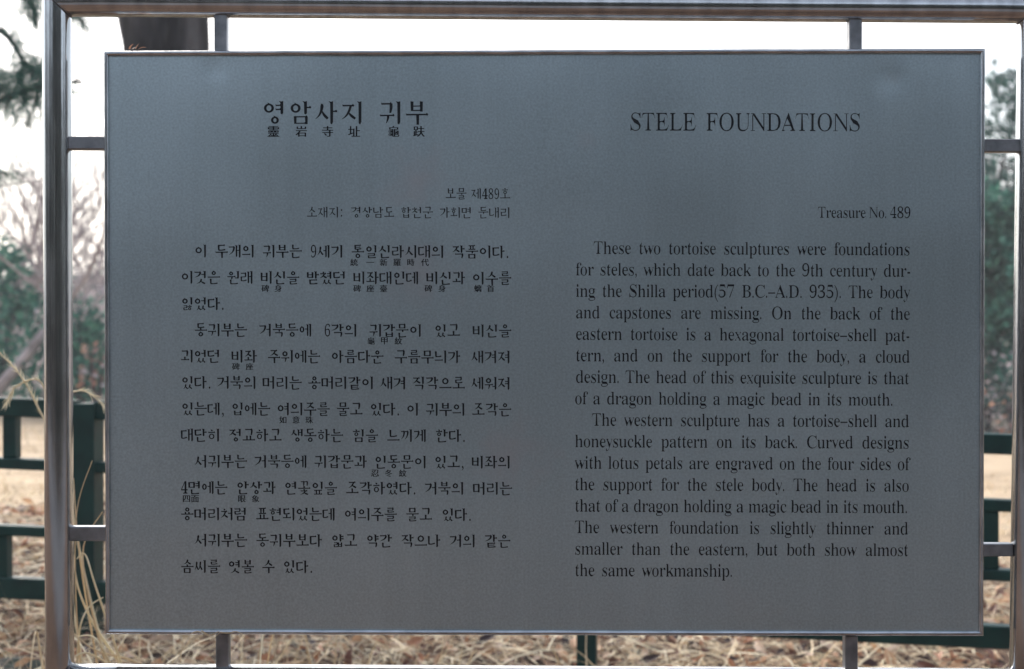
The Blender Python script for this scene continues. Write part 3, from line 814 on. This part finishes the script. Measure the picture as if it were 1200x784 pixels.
# thick dark trunk whose top shows over the left part of the panel
Y0 = 6.2
def trunk_tree():
    b = at(196, 600, Y0); z = gz(b.x, Y0)
    t = empty('pine_tree', (b.x, Y0, z), 'thick dark pine trunk rising behind the upper left part of the panel', 'tree')
    mb = MB()
    rows = [(196, 760, 72), (196, 640, 58), (194, 420, 52), (194.5, 200, 49.5), (194.5, 57, 49), (191, 20, 53), (186, -40, 60), (176, -130, 66), (166, -260, 62), (160, -460, 55)]
    mb.tube([at(a, max(0, 0) + py, Y0) for a, py, r_ in rows], [r_ / F * (Y0 - CAM.y) for a, py, r_ in rows], 22, wob=.08)
    mb.build('trunk', M_bark, t, smooth=True)
    rnd = random.Random(5); br = MB(); fo = MB()
    for (px, py, tx, ty, dy) in ((182, -70, 60, -210, .5), (170, -200, 330, -420, .4), (165, -300, -120, -560, 1.0), (160, -420, 360, -700, 1.2), (160, -430, 40, -800, 0)):
        a = at(px, py, Y0); e = at(tx, ty, Y0 + dy); m_ = a.lerp(e, .5) + Vector((.1, 0, .15))
        br.tube([a, m_, e], [.09, .06, .02], 7, cap=False)
        for k in range(60):
            q = m_.lerp(e, rnd.uniform(.4, 1.1)) + Vector((rnd.gauss(0, .3), rnd.gauss(0, .3), rnd.gauss(.25, .16)))
            needle_tuft(fo, q, Vector((rnd.uniform(-.5, .5), rnd.uniform(-.5, .5), 1)).normalized(), rnd, .13, 16, .004)
    br.build('limbs', M_bark, t, smooth=True); fo.build('crown', M_needle, t)
trunk_tree()

# pine just outside the left edge: its boughs hang into the upper left corner
def bough_pine():
    Yb = 4.6; b = at(-230, 700, Yb)
    t = empty('pine_tree', (b.x, Yb, gz(b.x, Yb)), 'pine with needled boughs reaching into the upper left corner', 'tree')
    mb = MB(); mb.tube([Vector((b.x, Yb, gz(b.x, Yb) - .2)), at(-228, 300, Yb), at(-215, -60, Yb), at(-235, -400, Yb)], [.17, .14, .12, .09], 12, wob=.2); mb.build('trunk', M_bark, t, smooth=True)
    rnd = random.Random(11); br = MB(); fo = MB()
    B = [[(-222, 20, 0), (-90, -10, .1), (0, 35, .1), (28, 72, .1), (52, 92, .15)],
         [(-225, 210, 0), (-100, 160, .1), (0, 118, .0), (50, 100, .1), (96, 96, .2)],
         [(-90, -10, .1), (0, -45, .0), (55, -10, .0), (98, 26, .1)],
         [(-220, -60, .0), (-60, -80, .2), (20, -30, .3), (44, 30, .3)],
         [(-60, 25, .1), (-25, 95, .1), (8, 100, .1)], [(-90, 150, .1), (-35, 190, .1), (12, 205, .1)],
         [(28, 72, .1), (18, 105, .1), (5, 128, .15)], [(52, 92, .15), (42, 118, .1), (30, 150, .1)]]
    for bi, B_ in enumerate(B):
        pts = [at(a, c, Yb + d) for a, c, d in B_]; n_ = len(pts)
        sm = [Vector(q) for q in catm([tuple(q) for q in pts], 5)]
        br.tube(sm, [(.020 if bi < 4 else .008) * (1 - .75 * i / (len(sm) - 1)) + .002 for i in range(len(sm))], 6, cap=False)
        dens_ = (.35, .5, 1.0, 1.2, .8, .5, .4, .5)[bi]
        for i in range(len(sm) - 1):
            if i < 3 and bi < 4: continue
            for k in range(max(1, int(5 * dens_))):
                q = sm[i].lerp(sm[i+1], rnd.random()) + Vector((rnd.gauss(0, .03), rnd.gauss(0, .1), rnd.gauss(0, .035)))
                d = ((sm[i+1] - sm[i]).normalized() * .8 + Vector((rnd.uniform(-.4, .5), rnd.uniform(-.6, .6), rnd.uniform(-.9, .5)))).normalized()
                br.tube([sm[i], q], [.003, .0015], 3, cap=False)
                needle_tuft(fo, q, d, rnd, .17, 26, .0016)
    # thin bare twigs below
    for (a, c, e, f_) in ((-120, 225, 52, 210), (-100, 240, 10, 168), (87, 94, 122, 74)):
        A = at(a, c, Yb); E_ = at(e, f_, Yb); M_ = A.lerp(E_, .6) + Vector((0, 0, -.02)); br.tube([A, M_, E_], [.005, .004, .0018], 4, cap=False)
    br.build('boughs', M_dtwig, t, smooth=True); fo.build('crown', M_needle, t)
bough_pine()

# trees and shrubs along the far edge of the lawn
bare_tree(-6.5, 15.0, 3.9, .10, 21, 'pale bare tree at the left edge of the photo beyond the lawn', (.5, 0), 5)
bare_tree(-5.5, 17.2, 3.3, .09, 22, 'leaning bare tree seen through the gap left of the panel', (.7, 0), 5)
bare_tree(-5.6, 12.8, 3.6, .07, 23, 'slender bare sapling near the left edge leaning right', (.9, .2), 5, None, .003)
bare_tree(-3.4, 19.0, 2.6, .09, 24, 'bare tree standing behind the left part of the panel', (-.4, 0), 5)
bare_tree(6.9, 18.5, 3.6, .09, 25, 'bare tree behind the pines at the right edge', (-.5, 0), 5)
pine(-8.0, 17.5, 6.0, 31, 'dense green pine at the far left beyond the lawn', .1, 1.6)
pine(5.75, 14.6, 4.0, 32, 'green pine showing between the panel and the right post', .2, 1.7, dens=2.7, tr=.05)
pine(7.6, 16.5, 5.2, 33, 'taller pine standing right of the right post', .2, 1.6)
pine(1.6, 21.0, 2.6, 34, 'short pine hidden behind the middle of the panel', .15, 1.2)
shrub(-4.55, 13.2, .75, 1.15, 41, 'low green bush left of the panel behind the fence', M_leaf, n=1800, leaf=.085)
shrub(-5.75, 13.9, .7, 1.9, 42, 'green bush at the left edge beyond the lawn', M_leaf, n=1700, leaf=.09)
shrub(-4.13, 12.2, .15, .78, 43, 'small bush with rusty orange leaves beside the green bush', [M_rust[1], M_rust[2], M_twig], n=60, leaf=.07)
shrub(-6.1, 12.6, .8, .55, 44, 'low pale twiggy bush at the left edge of the lawn', [M_twig, M_twig, M_leaf[0]], n=700)
shrub(5.3, 13.9, .75, 2.75, 50, 'tall narrow evergreen bush between the panel and the right post', M_leaf, n=11000, leaf=.10)
shrub(5.3, 13.0, .8, .85, 45, 'dark low bush between the panel and the right post', [M_leaf[2], M_needle[2], M_twig], n=1500)
shrub(6.6, 13.4, .9, 1.2, 46, 'dark bush right of the right post', [M_leaf[2], M_leaf[0], M_twig], n=1300)
shrub(5.15, 12.3, .35, .5, 47, 'small rusty bush in front of the dark bush on the right', M_rust, n=70)
shrub(-2.2, 14.0, .9, 1.1, 48, 'green bush hidden behind the left half of the panel', M_leaf, n=900)
shrub(2.4, 14.6, 1.0, 1.2, 49, 'green bush hidden behind the right half of the panel', M_leaf, n=900)
# undergrowth on the slope behind: one mass of twigs and brown leaves
rnd = random.Random(77); mb = MB()
for k in range(16000):
    x = rnd.uniform(-16, 16); y = rnd.uniform(14.5, 30); z = gz(x, y); q = Vector((x, y, z + rnd.random() ** 1.8 * .8))
    if rnd.random() < .45:
        u = Vector((rnd.uniform(-1, 1), rnd.uniform(-1, 1), rnd.uniform(.2, 1))).normalized() * rnd.uniform(.3, .8); s_ = Vector((.008, 0, 0))
        mb.add([Vector((x, y, z)) - s_, Vector((x, y, z)) + s_, Vector((x, y, z)) + u * 1.4], [(0, 1, 2)], rnd.choice((3, 4)))
    else:
        u = Vector((rnd.uniform(-1, 1), rnd.uniform(-1, 1), rnd.uniform(-1, 1))).normalized(); v = u.orthogonal().normalized() * .06; u *= .13
        mb.add([q, q + u * .5 + v, q + u, q + u * .5 - v], [(0, 1, 2, 3)], rnd.choice((0, 1, 1, 2, 4)))
o = mb.build('undergrowth', [M_leaf[0], M_twig, M_leaf[2], M_twig, M_dtwig]); o['kind'] = 'stuff'; o['label'] = 'brown twiggy undergrowth on the slope beyond the lawn'; o['category'] = 'undergrowth'
# unseen wood at the viewer's back, added to darken what the steel mirrors
rnd = random.Random(78); mb = MB()
for k in range(26):
    x = rnd.uniform(-17, 17); y = rnd.uniform(-15, -7); mb.tube([(x, y, -.3), (x + rnd.uniform(-.3, .3), y, 3), (x + rnd.uniform(-.5, .5), y, rnd.uniform(4, 5.5))], [.22, .17, .08], 7, mi=3, cap=False)
for k in range(26000):
    x = rnd.uniform(-24, 24); y = rnd.uniform(-15, -7) if abs(x) < 12 else rnd.uniform(-15, 1); z = 4.6 * rnd.random() ** .9
    c = noise.noise(Vector((x * .35, y * .35, z * .35)))
    if c < -.12: continue
    u = Vector((rnd.uniform(-1, 1), rnd.uniform(-1, 1), rnd.uniform(-1, 1))).normalized() * .5; v = u.orthogonal().normalized() * .16
    q = Vector((x, y, z)); mb.add([q, q + u * .5 + v, q + u, q + u * .5 - v], [(0, 1, 2, 3)], rnd.randrange(3))
o = mb.build('unseen_woodland', M_wood + [M_bark]); o['kind'] = 'stuff'; o['label'] = 'unseen dark pine wood, added to darken the reflections in the steel'; o['category'] = 'unseen_woodland'

# ------------------------------------------------------------------ litter, dry grass
def blade(mb, p, d, ln, wd, rnd, mi, droop=.5, seg=4):
    pts = []; q = Vector(p); v = Vector(d).normalized()
    for i in range(seg + 1):
        pts.append(q.copy()); q = q + v * ln / seg; v = (v + Vector((rnd.uniform(-.15, .15), rnd.uniform(-.15, .15), -droop / seg))).normalized()
    s_ = v.cross(Vector((0, 0, 1)));
    if s_.length < .1: s_ = Vector((1, 0, 0))
    s_ = (s_.normalized() + Vector((0, 0, rnd.uniform(-.6, .6)))).normalized()
    vs = []
    for i, q in enumerate(pts):
        h = wd * (1 - .85 * (i / seg) ** 2); vs += [q - s_ * h, q + s_ * h]
    mb.add(vs, [(2*i, 2*i+1, 2*i+3, 2*i+2) for i in range(seg)], mi)
rnd = random.Random(99); mb = MB()
for k in range(16500):
    x = rnd.uniform(-3.2, 3.2); y = rnd.uniform(.9, 4.6) if rnd.random() < .9 else rnd.uniform(4, 7)
    if noise.noise(Vector((x * 1.6, y * 1.6, 9))) < -.25 and rnd.random() < .7: continue
    z = gz(x, y) + rnd.uniform(0, .05); a = rnd.uniform(0, 6.28)
    blade(mb, (x, y, z), (math.cos(a), math.sin(a), rnd.uniform(-.05, .5)), rnd.uniform(.08, .3), rnd.uniform(.0015, .0046), rnd, rnd.choice((0, 0, 1, 2, 2, 2, 3)), rnd.uniform(.1, .9))
mb.build('dry_grass', M_straw, kind='stuff', label='matted dry straw over the ground around the fence', category='grass')
mb = MB()
for k in range(9000):
    x = rnd.uniform(-3.2, 3.2); y = rnd.uniform(1.0, 5.2)
    z = gz(x, y) + rnd.uniform(.004, .05); o = Vector((x, y, z))
    u = Vector((rnd.uniform(-1, 1), rnd.uniform(-1, 1), rnd.uniform(-.5, .5))).normalized(); nrm_ = (Vector((rnd.uniform(-1, 1), rnd.uniform(-1, 1), rnd.uniform(.2, 1.2)))).normalized()
    v = nrm_.cross(u).normalized(); nrm_ = u.cross(v); l = rnd.uniform(.014, .042); wd = l * rnd.uniform(.3, .5); cu = l * rnd.uniform(-.4, .5)
    rows = []
    for i, f_ in enumerate((0, .35, .7, 1)):
        h = (.08, 1, .8, .05)[i] * wd; b = cu * math.sin(f_ * 3.1)
        rows += [o + u * (f_ * 2 * l) + v * h + nrm_ * (b + h * .5), o + u * (f_ * 2 * l) + nrm_ * b, o + u * (f_ * 2 * l) - v * h + nrm_ * (b + h * .5)]
    mb.add(rows, [(3*i+j, 3*i+j+1, 3*i+j+4, 3*i+j+3) for i in range(3) for j in range(2)], rnd.choice((0, 0, 1, 1, 2, 2, 3, 3, 4, 4)))
mb.build('leaf_litter', M_litter, kind='stuff', label='curled brown and pinkish dead leaves among the straw', category='leaf litter')

mb = MB()
for k in range(24000):
    y = 4.8 + 9.5 * rnd.random() ** 1.3; x = rnd.uniform(-.45, .45) * (y + 2.6) * 1.9
    if noise.noise(Vector((x * 1.1, y * 1.1, 4))) < -.2: continue
    z = gz(x, y); a = rnd.uniform(0, 6.28); l = rnd.uniform(.03, .10); v = Vector((math.cos(a) * .8, math.sin(a) * .8, rnd.uniform(.2, 1))).normalized() * l; s_ = Vector((math.sin(a), -math.cos(a), 0)) * .005
    o = Vector((x, y, z)); mb.add([o - s_, o + s_, o + v], [(0, 1, 2)], rnd.choice((0, 1, 1, 2, 3)))
mb.build('lawn_grass', M_straw, kind='stuff', label='short dry yellow lawn grass beyond the green fence', category='grass')

# dry grass tufts with long stalks by the left post
def stalk(mb, pts, w0, rnd, mi, seed_head=False):
    sm = [Vector(q) for q in catm([tuple(at(*q)) for q in pts], 6)]
    mb.tube(sm, [w0 * (1 - .6 * i / (len(sm) - 1)) for i in range(len(sm))], 5, mi=mi, cap=False)
    if seed_head:
        for i in range(int(len(sm) * .55), len(sm) - 1):
            for k in range(5):
                q = sm[i].lerp(sm[i+1], rnd.random()); d = (sm[i+1] - sm[i]).normalized() + Vector((rnd.uniform(-.5, .5), rnd.uniform(-.5, .5), rnd.uniform(-.3, .5)))
                blade(mb, q, d, .022, .0011, rnd, mi, .3, 2)
rnd = random.Random(123)
t1 = empty('dry_grass_tuft', at(110, 800, .75), 'tuft of pale dry grass arching up between the left post and the panel', 'grass', 'dry grass tufts')
mb = MB()
for pts, w_ in (([(118, 800, .8), (104, 720, .75), (92, 640, .7), (86, 560, .7)], .0026), ([(150, 790, .8), (112, 735, .75), (92, 690, .7), (86, 650, .7)], .0034),
                ([(130, 800, .8), (104, 700, .7), (98, 640, .7), (120, 600, .65)], .0022), ([(90, 800, .8), (93, 740, .7), (104, 712, .7), (121, 700, .7)], .0026),
                ([(170, 800, .8), (128, 778, .75), (100, 765, .7), (80, 776, .7)], .003), ([(200, 792, .8), (150, 772, .8), (112, 762, .7), (86, 742, .7)], .0028),
                ([(96, 800, .8), (89, 700, .7), (90, 600, .65), (108, 540, .6)], .0018), ([(140, 800, .8), (120, 760, .7), (106, 745, .7), (84, 748, .7)], .0026),
                ([(150, 800, .8), (113, 690, .7), (100, 650, .7), (90, 655, .7)], .0024)):
    stalk(mb, pts, w_, rnd, rnd.choice((0, 2, 2)))
for k in range(110):
    b = at(rnd.uniform(70, 300), 830, .8 + rnd.uniform(-.15, .5)); b.z = gz(b.x, b.y)
    blade(mb, b, (rnd.uniform(-.7, .7), rnd.uniform(-.3, .3), 1), rnd.uniform(.3, .56), rnd.uniform(.0014, .003), rnd, rnd.randrange(4), rnd.uniform(.8, 2.0), 7)
mb.build('blades', M_straw, t1, kind='stuff')
t2 = empty('dry_grass_tuft', at(40, 820, 1.1), 'dry grass with bent seed heads crossing the fence rail left of the left post', 'grass', 'dry grass tufts')
mb = MB()
for pts, w_, sh in (([(150, 860, 1.1), (105, 700, 1.1), (72, 540, 1.05), (46, 480, 1.0), (24, 440, 1.0), (0, 414, 1.0)], .0034, True),
                    ([(110, 860, 1.1), (75, 640, 1.1), (60, 500, 1.05), (48, 448, 1.0), (20, 452, 1.0), (8, 472, 1.0)], .003, True),
                    ([(60, 860, 1.1), (66, 620, 1.1), (78, 480, 1.05), (92, 458, 1.0), (112, 466, 1.0), (130, 486, 1.0)], .0024, True),
                    ([(70, 860, 1.1), (50, 780, 1.1), (42, 740, 1.1), (34, 800, 1.0)], .003, False)):
    stalk(mb, pts, w_, rnd, 2 if sh else 0, sh)
for k in range(40):
    b = at(rnd.uniform(-60, 90), 850, 1.1 + rnd.uniform(-.2, .4)); b.z = gz(b.x, b.y)
    blade(mb, b, (rnd.uniform(-.8, .8), rnd.uniform(-.3, .3), 1), rnd.uniform(.2, .45), rnd.uniform(.0014, .003), rnd, rnd.randrange(4), rnd.uniform(.8, 2.2), 7)
mb.build('blades', M_straw, t2, kind='stuff')
# smaller tufts whose tips stand in the gap under the panel
for i, (px, Yq, n_, lab) in enumerate(((330, 2.0, 60, 'dry grass tuft under the left half of the panel'), (455, 1.9, 50, 'dry grass tuft just left of the middle under the panel'),
                                       (800, 1.7, 45, 'sparse dry grass tuft under the English text'), (930, 1.6, 40, 'dry grass tuft under the right part of the panel'),
                                       (1080, 1.5, 40, 'dry grass tuft below the lower right corner of the panel'), (560, 1.8, 36, 'dry grass tuft near the middle of the gap under the panel'))):
    b0 = at(px, 784, Yq); b0.z = gz(b0.x, Yq)
    t3 = empty('dry_grass_tuft', b0, lab, 'grass', 'dry grass tufts'); mb = MB()
    for k in range(n_):
        b = b0 + Vector((rnd.gauss(0, .16), rnd.gauss(0, .12), 0)); b.z = gz(b.x, b.y)
        blade(mb, b, (rnd.uniform(-.8, .8), rnd.uniform(-.4, .4), 1), rnd.uniform(.12, .34), rnd.uniform(.0014, .003), rnd, rnd.randrange(4), rnd.uniform(.8, 2.4), 6)
    mb.build('blades', M_straw, t3, kind='stuff')
# mossy rock low at the left edge
c = at(22, 772, 1.9); mb = MB(); vs = []; nr, ns_ = 8, 14
for j in range(nr + 1):
    for i in range(ns_):
        th = math.pi * j / nr; ph = 2*math.pi*i/ns_; d = Vector((math.sin(th)*math.cos(ph), math.sin(th)*math.sin(ph), math.cos(th)))
        r_ = 1 + .35 * noise.noise(d * 1.7 + Vector((4, 2, 1))); vs.append(Vector((c.x, c.y, gz(c.x, c.y))) + Vector((d.x*.10*r_, d.y*.09*r_, d.z*.06*r_)))
mb.add(vs, [(j*ns_+i, (j+1)*ns_+i, (j+1)*ns_+(i+1)%ns_, j*ns_+(i+1)%ns_) for j in range(nr) for i in range(ns_)])
mb.build('rock', M_rock, smooth=True, label='dark mossy rock among dead leaves at the lower left corner', category='rock')
# a dry leaf caught on the top edge of the panel
mb = MB(); rnd = random.Random(3)
for k in range(5):
    q = at(148 + k * 3.6, 57.5, .010); blade(mb, q, (rnd.uniform(-1, 1), rnd.uniform(-.5, .5), rnd.uniform(.1, .7)), .012, .0016, rnd, 0, .9, 4)
mb.build('dead_leaf', [M_litter[0]], label='curled rusty scrap of dead leaf lying on the panel top edge below the dark trunk', category='leaf')

# a wisp of dead grass caught on the bottom edge trim of the panel
mb = MB(); rnd = random.Random(8)
for pts in ([(224, 742, -.004), (232, 740, -.008), (240, 743, -.010), (250, 747, -.008), (258, 741, -.005)], [(258, 741, -.005), (268, 742, -.010), (276, 740, -.008), (284, 743, -.004)], [(236, 739, -.004), (246, 744, -.009), (256, 740, -.006)]):
    stalk(mb, pts, .0009, rnd, rnd.randrange(3))
mb.build('grass_wisp', M_straw, label='wisp of dead grass caught on the bottom edge of the panel at its left', category='grass')

# ------------------------------------------------------------------ thin winter haze
m = bpy.data.materials.new('haze_air'); m.use_nodes = True; nt = m.node_tree; nt.nodes.clear()
out = nt.nodes.new('ShaderNodeOutputMaterial'); v = nt.nodes.new('ShaderNodeVolumePrincipled')
v.inputs['Color'].default_value = (.95, .95, .97, 1); v.inputs['Density'].default_value = .0042
nt.links.new(v.outputs[0], out.inputs['Volume'])
mb = MB(); mb.box((-760, -760, -3.5), (760, 760, 14)); mb.build('haze', m, kind='stuff')
